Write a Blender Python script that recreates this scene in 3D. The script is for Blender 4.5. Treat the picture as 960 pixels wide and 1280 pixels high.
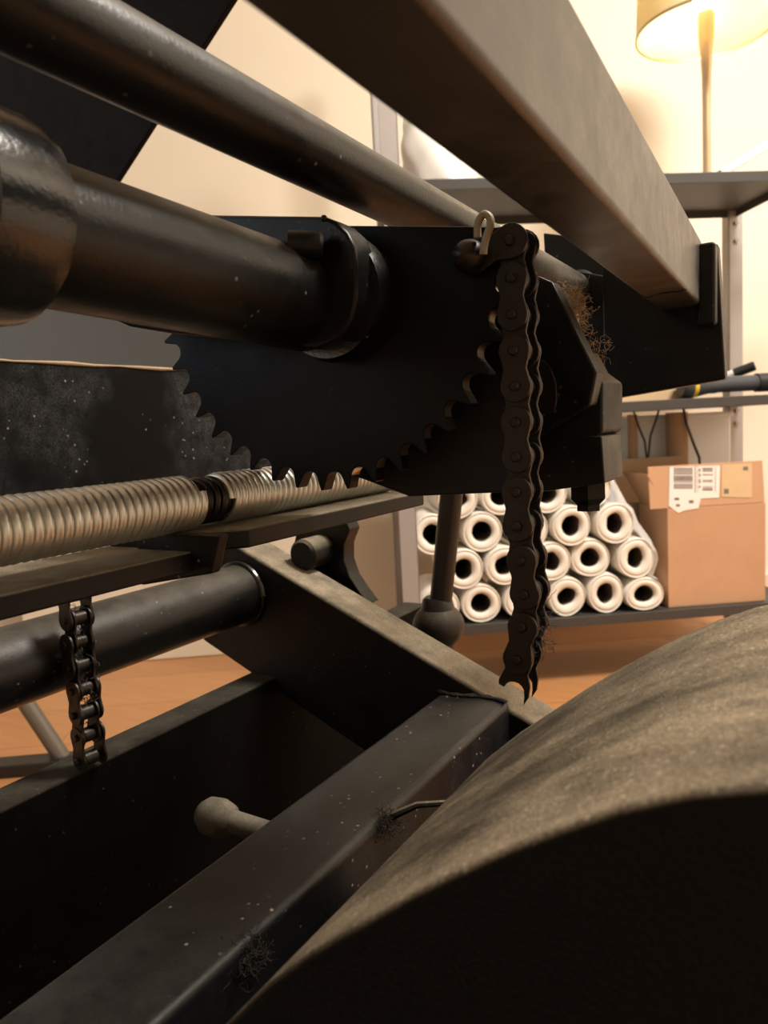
import bpy, bmesh, math, random
from math import sin, cos, pi, radians, sqrt, atan2
from mathutils import Vector, Matrix
for o in list(bpy.data.objects): bpy.data.objects.remove(o)
S = bpy.context.scene
COL = S.collection
random.seed(7)

# ------------------------------------------------------------------ camera
CP = Vector((0, 0, .55)); FPX = 960.0
def basis(yaw, pitch, roll):
    y, p, r = map(radians, (yaw, pitch, roll))
    fw = Vector((-sin(y)*cos(p), cos(y)*cos(p), -sin(p)))
    rt = fw.cross(Vector((0, 0, 1))).normalized(); up = rt.cross(fw)
    return fw, rt*cos(r)+up*sin(r), up*cos(r)-rt*sin(r)
FW, RT, UP = basis(30.5, 6.2, -3.0)
cd = bpy.data.cameras.new('camera'); cam = bpy.data.objects.new('camera', cd); COL.objects.link(cam)
M = Matrix((RT, UP, -FW)).transposed().to_4x4(); M.translation = CP
cam.matrix_world = M
cd.sensor_fit = 'VERTICAL'; cd.sensor_height = 36; cd.sensor_width = 27; cd.lens = FPX/1280*36
cd.clip_start = .01
cd.dof.use_dof = True; cd.dof.focus_distance = .34; cd.dof.aperture_fstop = 20
S.camera = cam

# ------------------------------------------------------------------ light and exposure
S.view_settings.view_transform = 'Standard'; S.view_settings.look = 'None'
S.view_settings.gamma = 1; S.view_settings.use_curve_mapping = False
S.view_settings.exposure = 0.15
W = bpy.data.worlds.new('world'); S.world = W; W.use_nodes = True
W.node_tree.nodes['Background'].inputs[0].default_value = (.9, .93, 1, 1)
W.node_tree.nodes['Background'].inputs[1].default_value = .02
RA = radians(35.3)                       # the room stands turned against the machine
RU = Vector((cos(RA), sin(RA), 0)); RV = Vector((-sin(RA), cos(RA), 0))
def R(u, v, z): return RU*u + RV*v + Vector((0, 0, z))
def area(name, loc, target, size, power, color, sy=None):
    l = bpy.data.lights.new(name, 'AREA'); l.energy = power; l.color = color
    l.shape = 'RECTANGLE'; l.size = size; l.size_y = sy or size
    o = bpy.data.objects.new(name, l); COL.objects.link(o); o.location = loc
    o.rotation_euler = (Vector(target)-Vector(loc)).to_track_quat('-Z', 'Y').to_euler()
    return o
# the room's ceiling lamp and its window in the left wall, both outside the picture
area('ceiling_lamp_offscreen', R(1.15, .45, 2.36), R(1.15, .45, 0), .5, 80, (1, .93, .83))
area('window_left_offscreen', R(-2.3, .2, 1.45), R(0, .2, 1.45), 1.3, 9, (.66, .84, 1), 1.3)

# ------------------------------------------------------------------ helpers
def ray(px, py): return FW + RT*((px-480)/FPX) - UP*((py-640)/FPX)
def aY(px, py, Y): r = ray(px, py); return CP + r*(Y/r.y)
def aX(px, py, X): r = ray(px, py); return CP + r*(X/r.x)
def aV(px, py, v):
    r = ray(px, py); p = CP + r*(v/r.dot(RV)); return p.dot(RU), p.z

class MB:
    def __init__(s): s.v = []; s.f = []
    def add(s, vs, fs):
        n = len(s.v); s.v += [Vector(p) for p in vs]; s.f += [tuple(i+n for i in f) for f in fs]; return s
    def box(s, a, b, fn=None):
        (x0, y0, z0), (x1, y1, z1) = a, b
        P = [(x0,y0,z0),(x1,y0,z0),(x1,y1,z0),(x0,y1,z0),(x0,y0,z1),(x1,y0,z1),(x1,y1,z1),(x0,y1,z1)]
        if fn: P = [fn(*p) for p in P]
        return s.add(P, [(3,2,1,0),(4,5,6,7),(0,1,5,4),(1,2,6,5),(2,3,7,6),(3,0,4,7)])
    def prism(s, pts, y0, y1, fn=None):
        """pts: XZ outline, extruded along Y"""
        A = sum(pts[i][0]*pts[(i+1)%len(pts)][1]-pts[(i+1)%len(pts)][0]*pts[i][1] for i in range(len(pts)))
        if A < 0: pts = pts[::-1]
        n = len(pts); P = [(x, y0, z) for x, z in pts]+[(x, y1, z) for x, z in pts]
        if fn: P = [fn(*p) for p in P]
        F = [tuple(range(n)), tuple(range(2*n-1, n-1, -1))]
        F += [((i+1)%n, i, n+i, n+(i+1)%n) for i in range(n)]
        return s.add(P, F)
    def lathe(s, a, b, prof, n=40, cap=True, closed=False, wob=None):
        """prof: (t along a->b in metres, radius)"""
        a = Vector(a); d = (Vector(b)-a).normalized()
        e1 = d.orthogonal().normalized(); e2 = d.cross(e1)
        P = []
        for k, (t, r) in enumerate(prof):
            for i in range(n):
                q = 2*pi*i/n; w = wob(q, k) if wob else 1
                P.append(a+d*t+(e1*cos(q)+e2*sin(q))*r*w)
        m = len(prof); F = []
        for k in range(m if closed else m-1):
            k2 = (k+1) % m
            for i in range(n):
                j = (i+1)%n; F.append((k*n+i, k*n+j, k2*n+j, k2*n+i))
        if cap and not closed:
            F.append(tuple(range(n-1, -1, -1))); F.append(tuple((m-1)*n+i for i in range(n)))
        return s.add(P, F)
    def cyl(s, a, b, r, n=32, ch=0):
        L = (Vector(b)-Vector(a)).length
        pr = [(0, r), (L, r)] if not ch else [(0, r-ch), (ch, r), (L-ch, r), (L, r-ch)]
        return s.lathe(a, b, pr, n)
    def tube(s, path, r, n=8, caps=True):
        path = [Vector(p) for p in path]; rr = r if isinstance(r, (list, tuple)) else [r]*len(path)
        t0 = (path[1]-path[0]).normalized(); e1 = t0.orthogonal().normalized(); P = []
        for k, p in enumerate(path):
            t = (path[min(k+1, len(path)-1)]-path[max(k-1, 0)]).normalized()
            e1 = (e1-t*e1.dot(t)).normalized(); e2 = t.cross(e1)
            P += [p+(e1*cos(2*pi*i/n)+e2*sin(2*pi*i/n))*rr[k] for i in range(n)]
        F = []
        for k in range(len(path)-1):
            for i in range(n):
                j = (i+1)%n; F.append((k*n+i, k*n+j, (k+1)*n+j, (k+1)*n+i))
        if caps:
            F.append(tuple(range(n-1, -1, -1))); F.append(tuple((len(path)-1)*n+i for i in range(n)))
        return s.add(P, F)
    def sphere(s, c, r, n=20, sc=(1, 1, 1)):
        c = Vector(c); m = n//2; P = [c+Vector((0, 0, r*sc[2]))]
        for k in range(1, m):
            for i in range(n):
                a, b = pi*k/m, 2*pi*i/n
                P.append(c+Vector((r*sc[0]*sin(a)*cos(b), r*sc[1]*sin(a)*sin(b), r*sc[2]*cos(a))))
        P.append(c-Vector((0, 0, r*sc[2]))); F = []
        for i in range(n): F.append((0, 1+i, 1+(i+1)%n))
        for k in range(m-2):
            for i in range(n):
                j = (i+1)%n; F.append((1+k*n+i, 1+(k+1)*n+i, 1+(k+1)*n+j, 1+k*n+j))
        L = len(P)-1; o = 1+(m-2)*n
        for i in range(n): F.append((L, o+(i+1)%n, o+i))
        return s.add(P, F)
    def build(s, name, mat, parent=None, bev=0, ang=35, seg=2):
        me = bpy.data.meshes.new(name); me.from_pydata([tuple(p) for p in s.v], [], s.f)
        bm = bmesh.new(); bm.from_mesh(me); bmesh.ops.recalc_face_normals(bm, faces=bm.faces[:]); bm.to_mesh(me); bm.free()
        me.polygons.foreach_set('use_smooth', [True]*len(me.polygons)); me.set_sharp_from_angle(angle=radians(ang))
        me.materials.append(mat)
        o = bpy.data.objects.new(name, me); COL.objects.link(o)
        if parent: put(o, parent)
        if bev:
            b = o.modifiers.new('bevel', 'BEVEL'); b.width = bev; b.segments = seg; b.limit_method = 'ANGLE'; b.angle_limit = radians(40)
            b.harden_normals = True
        return o
def put(o, parent):
    o.parent = parent; o.matrix_parent_inverse = Matrix.Translation(-root_loc(parent))
def root_loc(p):
    v = Vector(p.location)
    return v
def tag(o, label, cat, group=None, kind=None):
    o['label'] = label; o['category'] = cat
    if group: o['group'] = group
    if kind: o['kind'] = kind
    return o
def thing(name, label, cat, loc=(0, 0, 0), group=None):
    o = bpy.data.objects.new(name, None); COL.objects.link(o); o.location = loc; o.empty_display_size = .02
    return tag(o, label, cat, group)
def struct(o): o['kind'] = 'structure'; return o

# ------------------------------------------------------------------ materials
def mat(name):
    m = bpy.data.materials.new(name); m.use_nodes = True
    return m, m.node_tree.nodes, m.node_tree.links, m.node_tree.nodes['Principled BSDF']
def coords(N, L, scale):
    t = N.new('ShaderNodeTexCoord'); mp = N.new('ShaderNodeMapping'); mp.inputs['Scale'].default_value = scale if isinstance(scale, tuple) else (scale,)*3
    L.new(t.outputs['Object'], mp.inputs[0]); return mp.outputs[0]
def noise(N, L, co, scale, detail=4, rough=.6):
    n = N.new('ShaderNodeTexNoise'); n.inputs['Scale'].default_value = scale; n.inputs['Detail'].default_value = detail; n.inputs['Roughness'].default_value = rough
    L.new(co, n.inputs['Vector']); return n.outputs[0]
def ramp(N, L, src, a, b, ca=(0, 0, 0, 1), cb=(1, 1, 1, 1)):
    r = N.new('ShaderNodeValToRGB'); r.color_ramp.elements[0].position = a; r.color_ramp.elements[1].position = b
    r.color_ramp.elements[0].color = ca; r.color_ramp.elements[1].color = cb; L.new(src, r.inputs[0]); return r.outputs[0]
def math_(N, L, op, a, b):
    m = N.new('ShaderNodeMath'); m.operation = op; m.use_clamp = True
    for i, x in enumerate((a, b)):
        if isinstance(x, (int, float)): m.inputs[i].default_value = x
        else: L.new(x, m.inputs[i])
    return m.outputs[0]
def mix(N, L, fac, a, b):
    m = N.new('ShaderNodeMix'); m.data_type = 'RGBA'
    if isinstance(fac, (int, float)): m.inputs[0].default_value = fac
    else: L.new(fac, m.inputs[0])
    for i, x in ((6, a), (7, b)):
        if isinstance(x, tuple): m.inputs[i].default_value = x
        else: L.new(x, m.inputs[i])
    return m.outputs[2]
def rgb(r, g, b): return (r, g, b, 1)
def black_paint(name, dust=.5, speck=.5, rough=.42, base=(.0034, .0033, .0032), dustcol=(.20, .175, .135), sc=1.0, spec=.24):
    """black powder coat; settled dust on faces that look up, loose specks anywhere"""
    m, N, L, B = mat(name); co = coords(N, L, sc)
    g = N.new('ShaderNodeNewGeometry'); sx = N.new('ShaderNodeSeparateXYZ'); L.new(g.outputs['Normal'], sx.inputs[0])
    upm = ramp(N, L, sx.outputs['Z'], .25, .95)
    n1 = ramp(N, L, noise(N, L, co, 60, 6, .7), .32, .68)
    n2 = ramp(N, L, noise(N, L, co, 900, 3, .7), .3, .7)
    d = math_(N, L, 'MULTIPLY', math_(N, L, 'MULTIPLY', upm, math_(N, L, 'ADD', math_(N, L, 'MULTIPLY', n1, .6), .4)), math_(N, L, 'ADD', math_(N, L, 'MULTIPLY', n2, .5), .5))
    d = math_(N, L, 'MULTIPLY', d, dust)
    vo = N.new('ShaderNodeTexVoronoi'); vo.inputs['Scale'].default_value = 190; L.new(co, vo.inputs['Vector'])
    rare = ramp(N, L, noise(N, L, co, 42, 2), .52, .62)
    sp = math_(N, L, 'MULTIPLY', math_(N, L, 'MULTIPLY', ramp(N, L, vo.outputs['Distance'], .10, .16, rgb(1,1,1), rgb(0,0,0)), rare), speck)
    lo = tuple(x*.75 for x in base)+(1,); hi = tuple(x*1.35 for x in base)+(1,)
    c = mix(N, L, n1, lo, hi); c = mix(N, L, d, c, dustcol+(1,)); c = mix(N, L, sp, c, rgb(.42, .40, .37))
    L.new(c, B.inputs['Base Color'])
    r = mix(N, L, math_(N, L, 'MAXIMUM', d, sp), mix(N, L, n1, rgb(rough-.07,)*1 if False else (rough-.07,)*3+(1,), (rough+.08,)*3+(1,)), rgb(.9, .9, .9))
    L.new(r, B.inputs['Roughness']); B.inputs['Specular IOR Level'].default_value = spec
    bp = N.new('ShaderNodeBump'); bp.inputs['Strength'].default_value = .18; bp.inputs['Distance'].default_value = .0006
    L.new(noise(N, L, co, 700, 3), bp.inputs['Height']); L.new(bp.outputs[0], B.inputs['Normal'])
    return m
def plain(name, col, rough=.5, metal=0, var=.12, nscale=30, bump=0, spec=None):
    m, N, L, B = mat(name); co = coords(N, L, 1.0); n = noise(N, L, co, nscale, 5)
    lo = tuple(max(0, c*(1-var)) for c in col)+(1,); hi = tuple(min(1, c*(1+var)) for c in col)+(1,)
    L.new(mix(N, L, n, lo, hi), B.inputs['Base Color']); B.inputs['Roughness'].default_value = rough; B.inputs['Metallic'].default_value = metal
    if spec is not None: B.inputs['Specular IOR Level'].default_value = spec
    if bump:
        bp = N.new('ShaderNodeBump'); bp.inputs['Strength'].default_value = bump; bp.inputs['Distance'].default_value = .002
        L.new(n, bp.inputs['Height']); L.new(bp.outputs[0], B.inputs['Normal'])
    return m
MT = {}
MT['paint'] = black_paint('black_powder_coat')
MT['paint_dusty'] = black_paint('dusty_black_powder_coat', dust=1.0, speck=.2, rough=.5, dustcol=(.40, .335, .235))
MT['paint_clean'] = black_paint('clean_black_powder_coat', dust=.18, speck=.12, rough=.38)
MT['paint_beam'] = black_paint('worn_black_beam_paint', dust=.5, speck=.15, rough=.36, base=(.038, .037, .0355), spec=.5)
MT['paint_tube'] = black_paint('speckled_black_tube_paint', dust=.45, speck=.3, rough=.36, spec=.34)
MT['rail'] = black_paint('speckled_blue_black_rail_paint', dust=.16, speck=.75, rough=.4, base=(.008, .009, .011), spec=.35)
def cover_dust():
    m, N, L, B = mat('dusty_brown_black_cover'); co = coords(N, L, 1.0)
    g = N.new('ShaderNodeNewGeometry'); sx = N.new('ShaderNodeSeparateXYZ'); L.new(g.outputs['Normal'], sx.inputs[0])
    upm = ramp(N, L, sx.outputs['Z'], .30, .97)
    mp = N.new('ShaderNodeMapping'); mp.inputs['Rotation'].default_value = (0, .72, .5); mp.inputs['Scale'].default_value = (9, 38, 30); L.new(co, mp.inputs[0])
    big = ramp(N, L, noise(N, L, mp.outputs[0], 1.0, 5, .62), .36, .66)
    fine = ramp(N, L, noise(N, L, co, 1100, 4, .75), .36, .62)
    mid = ramp(N, L, noise(N, L, co, 160, 5, .7), .30, .72)
    d = math_(N, L, 'MULTIPLY', upm, math_(N, L, 'ADD', math_(N, L, 'MULTIPLY', big, .75), .22))
    d = math_(N, L, 'MULTIPLY', d, math_(N, L, 'ADD', math_(N, L, 'MULTIPLY', fine, .45), math_(N, L, 'ADD', math_(N, L, 'MULTIPLY', mid, .35), .2)))
    vo = N.new('ShaderNodeTexVoronoi'); vo.inputs['Scale'].default_value = 330; L.new(co, vo.inputs['Vector'])
    sp_ = math_(N, L, 'MULTIPLY', math_(N, L, 'MULTIPLY', ramp(N, L, vo.outputs['Distance'], .12, .22, rgb(1, 1, 1), rgb(0, 0, 0)), big), math_(N, L, 'MULTIPLY', upm, .7))
    c = mix(N, L, d, rgb(.0035, .0032, .003), rgb(.52, .41, .27)); c = mix(N, L, sp_, c, rgb(.6, .5, .36)); L.new(c, B.inputs['Base Color'])
    L.new(mix(N, L, d, rgb(.5, .5, .5), rgb(.95, .95, .95)), B.inputs['Roughness']); B.inputs['Specular IOR Level'].default_value = .15
    bp = N.new('ShaderNodeBump'); bp.inputs['Strength'].default_value = .5; bp.inputs['Distance'].default_value = .0008; L.new(fine, bp.inputs['Height']); L.new(bp.outputs[0], B.inputs['Normal'])
    return m
MT['cover'] = cover_dust()
def side_dust():
    m, N, L, B = mat('blue_grey_dusted_side_beam'); co = coords(N, L, 1.0)
    film = ramp(N, L, noise(N, L, co, 7, 4, .6), .46, .62); grain = ramp(N, L, noise(N, L, co, 800, 4, .75), .35, .7); streak = ramp(N, L, noise(N, L, co, 90, 5, .7), .3, .75)
    d = math_(N, L, 'MULTIPLY', film, math_(N, L, 'MULTIPLY', grain, streak))
    vo = N.new('ShaderNodeTexVoronoi'); vo.inputs['Scale'].default_value = 160; L.new(co, vo.inputs['Vector'])
    sp_ = math_(N, L, 'MULTIPLY', ramp(N, L, vo.outputs['Distance'], .08, .15, rgb(1, 1, 1), rgb(0, 0, 0)), math_(N, L, 'MULTIPLY', ramp(N, L, noise(N, L, co, 35, 2), .5, .6), .5))
    c = mix(N, L, d, rgb(.0035, .0036, .004), rgb(.11, .115, .125)); c = mix(N, L, sp_, c, rgb(.4, .4, .4)); L.new(c, B.inputs['Base Color'])
    B.inputs['Roughness'].default_value = .5; B.inputs['Specular IOR Level'].default_value = .06
    return m
MT['grease'] = plain('greasy_black_steel', (.018, .012, .008), .33, .5, .4, 300)
MT['chain'] = plain('oily_dark_chain_steel', (.020, .015, .011), .42, .6, .5, 250, .1)
MT['chain_edge'] = plain('worn_chain_edge_steel', (.30, .25, .19), .35, .9, .3, 300)
MT['tooth'] = plain('bare_tooth_steel', (.45, .40, .32), .3, 1, .3, 300)
MT['spring'] = plain('zinc_plated_spring_wire', (.60, .61, .57), .38, .9, .25, 120)
MT['clip'] = plain('dusty_wire_clip', (.30, .26, .18), .6, .2, .2, 200)
MT['weld'] = black_paint('painted_weld', dust=.2, speck=.2, rough=.22, spec=.8)
MT['lint'] = plain('tan_lint', (.36, .27, .17), .9, 0, .3, 300)
MT['darklint'] = plain('dark_lint', (.03, .025, .02), .9, 0, .3, 300)
MT['steel'] = plain('dull_steel', (.35, .34, .32), .4, .9, .2, 150)

def paint_wall(name, col):
    return plain(name, col, .85, 0, .03, 3, .02)
MT['wall'] = paint_wall('cream_wall_paint', (.82, .75, .63))
MT['ceiling'] = paint_wall('white_ceiling_paint', (.8, .76, .68))
MT['shelf'] = plain('grey_shelf_steel', (.055, .052, .050), .5, .2, .1, 20)
MT['post'] = plain('light_grey_post_steel', (.42, .40, .39), .45, .4, .08, 20)
MT['paper'] = plain('white_roll_paper', (.80, .76, .68), .9, 0, .05, 60, .05)
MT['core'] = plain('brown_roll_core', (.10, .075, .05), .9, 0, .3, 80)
MT['rod_black'] = plain('black_rod_steel', (.02, .018, .016), .4, .3, .2, 120)
MT['cable'] = plain('black_cable_rubber', (.012, .012, .014), .5, 0, .1, 50)

# ------------------------------------------------------------------ the room
def RB(mb, a, b):          # a box in room coordinates
    return mb.box(a, b, lambda u, v, z: R(u, v, z))
UL, UR_, VB, VF, ZC = -2.3, 2.1, 2.02, -2.0, 2.4
fl = struct(MB().box((UL, VF, -.05), (UR_, VB, -.012), lambda u, v, z: R(u, v, z)).build('floor', plain('dark_subfloor', (.05, .03, .02), .8)))
struct(RB(MB(), (UL-.1, VB, -.05), (UR_+.1, VB+.1, ZC)).build('wall_back', MT['wall']))
struct(RB(MB(), (UR_, VF, -.05), (UR_+.1, VB, ZC)).build('wall_right', MT['wall']))
struct(RB(MB(), (UL-.1, VF-.1, -.05), (UR_+.1, VF, ZC)).build('wall_front', MT['wall']))
wl = MB(); w0, w1, h0, h1 = -.45, .85, .8, 2.1
RB(wl, (UL-.1, VF, -.05), (UL, w0, ZC)); RB(wl, (UL-.1, w1, -.05), (UL, VB, ZC))
RB(wl, (UL-.1, w0, -.05), (UL, w1, h0)); RB(wl, (UL-.1, w0, h1), (UL, w1, ZC))
struct(wl.build('wall_left', MT['wall']))
struct(RB(MB(), (UL-.1, VF-.1, ZC), (UR_+.1, VB+.1, ZC+.1)).build('ceiling', MT['ceiling']))
struct(RB(MB(), (UL, VB-.015, -.012), (UR_, VB, .09)).build('baseboard_back', plain('cream_baseboard', (.72, .64, .52), .5)))
def wood():
    m, N, L, B = mat('orange_brown_floor_wood'); co = coords(N, L, 1.0)
    oi = N.new('ShaderNodeObjectInfo')
    mp = N.new('ShaderNodeMapping'); mp.inputs['Rotation'].default_value = (0, 0, -RA); mp.inputs['Scale'].default_value = (2.0, 30, 10); L.new(co, mp.inputs[0])
    n = noise(N, L, mp.outputs[0], 2.2, 6)
    c = mix(N, L, n, rgb(.40, .17, .06), rgb(.58, .29, .12))
    c2 = mix(N, L, math_(N, L, 'MULTIPLY', oi.outputs['Random'], .35), c, rgb(.30, .10, .03))
    L.new(c2, B.inputs['Base Color']); B.inputs['Roughness'].default_value = .38
    return m
MT['wood'] = wood()
PW = .19
pm = None; v = VF
k = 0
while v < VB-.01:
    v2 = min(v+PW-.0015, VB)
    cuts = [UL, UL+1.2+.9*((k*.37) % 1), UL+2.6+.9*((k*.61) % 1), UR_]
    for a, b in zip(cuts, cuts[1:]):
        p = RB(MB(), (a+.0005, v, -.0125), (b-.0005, v2, 0)).build('plank', MT['wood'], fl)
    v += PW; k += 1

# ------------------------------------------------------------------ the machine frame
YE = .42
fr = thing('lift_machine', 'black welded steel lift frame of tubes and beams with dusty upper faces', 'machine', (-.2, .3, .0))
P = lambda *q: [(aY(x, y, q[0]).x, aY(x, y, q[0]).z) for x, y in q[1:]]
# upper beam, running away to the end plate
YL = .50
bd = ray(988, 507); bd = bd/bd.y
bc = [aY(x, y, YL) for x, y in ((825, 392), (877, 379), (869, 300))]
bx0, bx1, bz0, bz1_ = bc[0].x, bc[1].x, (bc[0].z+bc[1].z)/2, bc[2].z
def beam_fn(x, y, z): return Vector((x+bd.x*(y-YL), y, z+bd.z*(y-YL)))
ub = MB().box((bx0, -.20, bz0), (bx1, YL+.003, bz1_), beam_fn).build('upper_beam', MT['paint_beam'], fr, .0022, seg=3)
cr = [aY(x, y, .452)+Vector((0, 0, -.0006)) for x, y in ()]
crack = MB()
pts = [beam_fn(bx0+(bx1-bx0)*t, .435-.012*t+.0025*sin(9*t), bz0-.0003) for t in [i/12 for i in range(13)]]
crack.tube(pts, [.0002+.0005*sin(pi*i/12) for i in range(13)], 6); crack.build('weld_seam', MT['rod_black'], ub)
# end plate with a rolled lip on its right edge
ep = MB().prism(P(YL, (752, 300), (897, 304), (907, 474), (756, 500)), YL, YL+.012).build('end_plate', MT['paint_clean'], fr, .0012)
lip = MB(); lo, hi = aY(893, 396, YL), aY(888, 306, YL)
lip.box((bx1-.001, YL-.010, hi.z-.047), (aY(897, 304, YL).x, YL+.004, hi.z)); lip.build('lip', MT['paint_clean'], ep, .002)
# rear plate where the round rod ends
MB().prism(P(.57, (679, 291), (760, 300), (770, 470), (732, 478), (731, 352), (681, 330)), .57, .585).build('rear_plate', MT['paint'], fr, .001)
vb = MB().prism(P(.545, (716, 336), (764, 345), (768, 500), (722, 450)), .552, .57).build('upright_web', MT['paint_clean'], fr, .0012)
# round rod
ra, rb = aX(195, 93, -.16), aX(669, 337, -.16); rdir = (rb-ra).normalized()
RR = 35.5/FPX*(aX(475, 240, -.16)-CP).dot(FW)
re_ = ra+rdir*((.568-ra.y)/rdir.y); rs_ = ra-rdir*.30; rl = (re_-rs_).length
rod = MB().lathe(rs_, re_, [(0, RR), (rl-.012, RR), (rl-.010, RR+.003), (rl-.004, RR+.004), (rl+.004, RR+.002)], 48).build('round_rod', MT['paint_tube'], fr)
# sloping flat arm far to the left
apts = P(.55, (322, -50), (128, 253), (-40, 300), (-420, 300), (-180, -260), (455, -260))
MB().prism(apts, .55, .556).build('flat_arm', black_paint('brown_black_arm_paint', dust=.2, speck=.05, rough=.6, base=(.004, .003, .0025), spec=.1), fr, .001)
# left side beam with a leaning flange
sb = MB().box((-.475, .06, .505), (-.434, .66, .603)).build('side_beam', side_dust(), fr, .0015)
fp = [aX(x, y, -.462) for x, y in ((-160, 330), (50, 373), (117, 389), (215, 414), (330, 440))]
fl2 = MB(); n = len(fp); b0 = [Vector((-.4345, p.y, .6025)) for p in fp]
fl2.add(b0+fp+[p+Vector((-.006, 0, 0)) for p in b0]+[p+Vector((-.006, 0, .001)) for p in fp],
        [(i, i+1, n+i+1, n+i) for i in range(n-1)]+[(2*n+i+1, 2*n+i, 3*n+i, 3*n+i+1) for i in range(n-1)]+
        [(n+i, n+i+1, 3*n+i+1, 3*n+i) for i in range(n-1)]+[(i+1, i, 2*n+i, 2*n+i+1) for i in range(n-1)]+[(0, n, 3*n, 2*n), (n-1, 3*n-1, 4*n-1, 2*n-1)])
MB().tube([Vector((-.4338, .1+.02*i, .6030+.0003*sin(i*2.3))) for i in range(27)], [.0010+.0004*sin(i*1.7) for i in range(27)], 8).build('dust_line', MT['lint'], sb)
fl2.build('flange', plain('grey_black_flange_paint', (.010, .010, .010), .55, 0, .2, 200, spec=.2), sb)
# sloping cross member
def eline(x): return .4407-.453*(x+.306)
ex0, ex1, eh = -.415, -.105, .093
cm = MB().prism([(ex0, eline(ex0)), (ex1, eline(ex1)), (ex1, eline(ex1)-eh), (ex0, eline(ex0)-eh)], YE, YE+.034).build('cross_member', MT['paint_dusty'], fr, .003, seg=3)
# lower rails that run up to it
lb = MB().box((-.2135, -.12, .338), (-.1675, YE+.004, .3825)).build('lower_beam', MT['rail'], fr, .004, seg=3)
wb = MB(); wpts = [Vector((-.2135+.046*t, YE-.001-.002*sin(7*t), eline(-.2135+.046*t)+.0005-.004)) for t in [i/14 for i in range(15)]]
wb.tube([Vector((p.x, p.y, .3835)) for p in wpts], [.0013+.0004*sin(i*2.1) for i in range(15)], 8); wb.build('weld_bead', MT['weld'], lb)
MB().box((-.3705, -.05, .15), (-.345, .66, .3765)).build('side_rail', black_paint('matt_black_rail_paint', dust=.35, speck=.15, rough=.6, spec=.03), fr, .002)
# round tube welded to the cross member
MB().cyl((-.3724, -.1, .436), (-.3724, YE+.006, .436), .0215, 48).build('round_tube', MT['paint_tube'], fr)
wr = MB(); wr.tube([Vector((-.3724+.0222*cos(a), YE-.0015, .436+.0222*sin(a))) for a in [2*pi*i/40 for i in range(41)]], .0022, 8); wr.build('weld_bead', MT['weld'], fr)
# angle bar and tray under the spring
MB().box((-.272, -.06, .4975), (-.2195, .2245, .5055)).build('spring_rail', MT['paint_dusty'], fr, .001)
tr = MB(); zt, zb = .5125, .5045
tp = [(-.272, .2245), (-.2205, .2245), (-.205, .2385), (-.205, .395), (-.272, .395)]
n = len(tp); tr.add([(x, y, zb) for x, y in tp]+[(x, y, zt) for x, y in tp], [tuple(range(n-1, -1, -1)), tuple(range(n, 2*n))]+[(i, (i+1)%n, n+(i+1)%n, n+i) for i in range(n)])
tr.build('spring_tray', MT['paint_dusty'], fr, .0012)
gs = MB().prism([(-.250, .5125), (-.204, .5125), (-.21, .497), (-.250, .49)], .2205, .2265).build('tray_end_tab', MT['paint'], fr, .001)
# notched bracket behind the cross member
nb = P(.475, (385, 640), (442, 650), (446, 660), (439, 678), (439, 698), (446, 718), (458, 736), (470, 752), (400, 752), (372, 700))
MB().prism(nb, .465, .48).build('notched_bracket', MT['paint_clean'], fr, .001)
q = aY(392, 690, .455); MB().cyl((q.x, .440, q.z), (q.x, .47, q.z), .0115, 20, .002).build('bracket_bolt', MT['paint_dusty'], fr)
# dusty stub pin on the lower beam
pn = MB(); q0 = aX(262, 1019, -.258); q1 = Vector((-.211, q0.y+.004, q0.z-.004))
d = q0-q1
pn.lathe(q1, q0, [(0, .0052), (d.length-.014, .0056), (d.length-.012, .0075), (d.length-.006, .0092), (d.length+.001, .0085), (d.length+.005, .0055), (d.length+.0065, .001)], 24)
pn.build('stub_pin', black_paint('thickly_dusted_pin', dust=1.2, speck=.1, rough=.7, base=(.05, .042, .032)), fr)
# unseen black base added to darken reflections, and columns that carry the rails
bp_ = MB().box((-.56, -.62, 0), (.32, .86, .05)).build('added_base_plate', MT['paint_clean'], fr, .006)
for x, y in ((-.358, .02), (-.358, .60), (-.19, -.06), (-.19, .38)):
    MB().box((x-.013, y-.03, .049), (x+.013, y+.03, .155 if x < -.3 else .34)).build('column', MT['paint_clean'], fr, .002)
# pivot bracket right of the chain
YK = .335
kp = MB().prism(P(YK, (660, 342), (674, 345), (690, 352), (746, 466), (738, 506), (660, 556)), YK, YK+.012).build('pivot_plate', MT['paint_clean'], fr, .0012)
sl = MB(); sc0 = [aY(682+13*cos(a)+5*sin(a), 484+32*sin(a), YK) for a in [2*pi*i/24 for i in range(24)]]
sl.prism([(p.x, p.z) for p in sc0], YK-.0012, YK+.004); sl.build('slot_filler', MT['grease'], kp)
MB().tube([Vector((p.x, YK-.0005, p.z)) for p in sc0+sc0[:1]], .0006, 8).build('slot_rim', MT['grease'], kp)
kb = P(YK+.03, (735, 440), (748, 465), (766, 478), (766, 538), (752, 548), (690, 548), (690, 440))
MB().prism(kb, YK+.012, YK+.05).build('pivot_block', MT['paint_dusty'], fr, .0015)
MB().prism(P(YK+.01, (668, 545), (752, 545), (756, 604), (668, 616)), YK+.01, YK+.045).build('lower_box', MT['paint_clean'], fr, .0008)
q = aY(735, 612, YK+.03); MB().lathe((q.x, q.y, q.z+.012), (q.x, q.y, q.z-.01), [(0, .009), (.016, .009), (.019, .006), (.022, .006)], 6).build('hex_nut', MT['paint_dusty'], fr)

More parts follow.
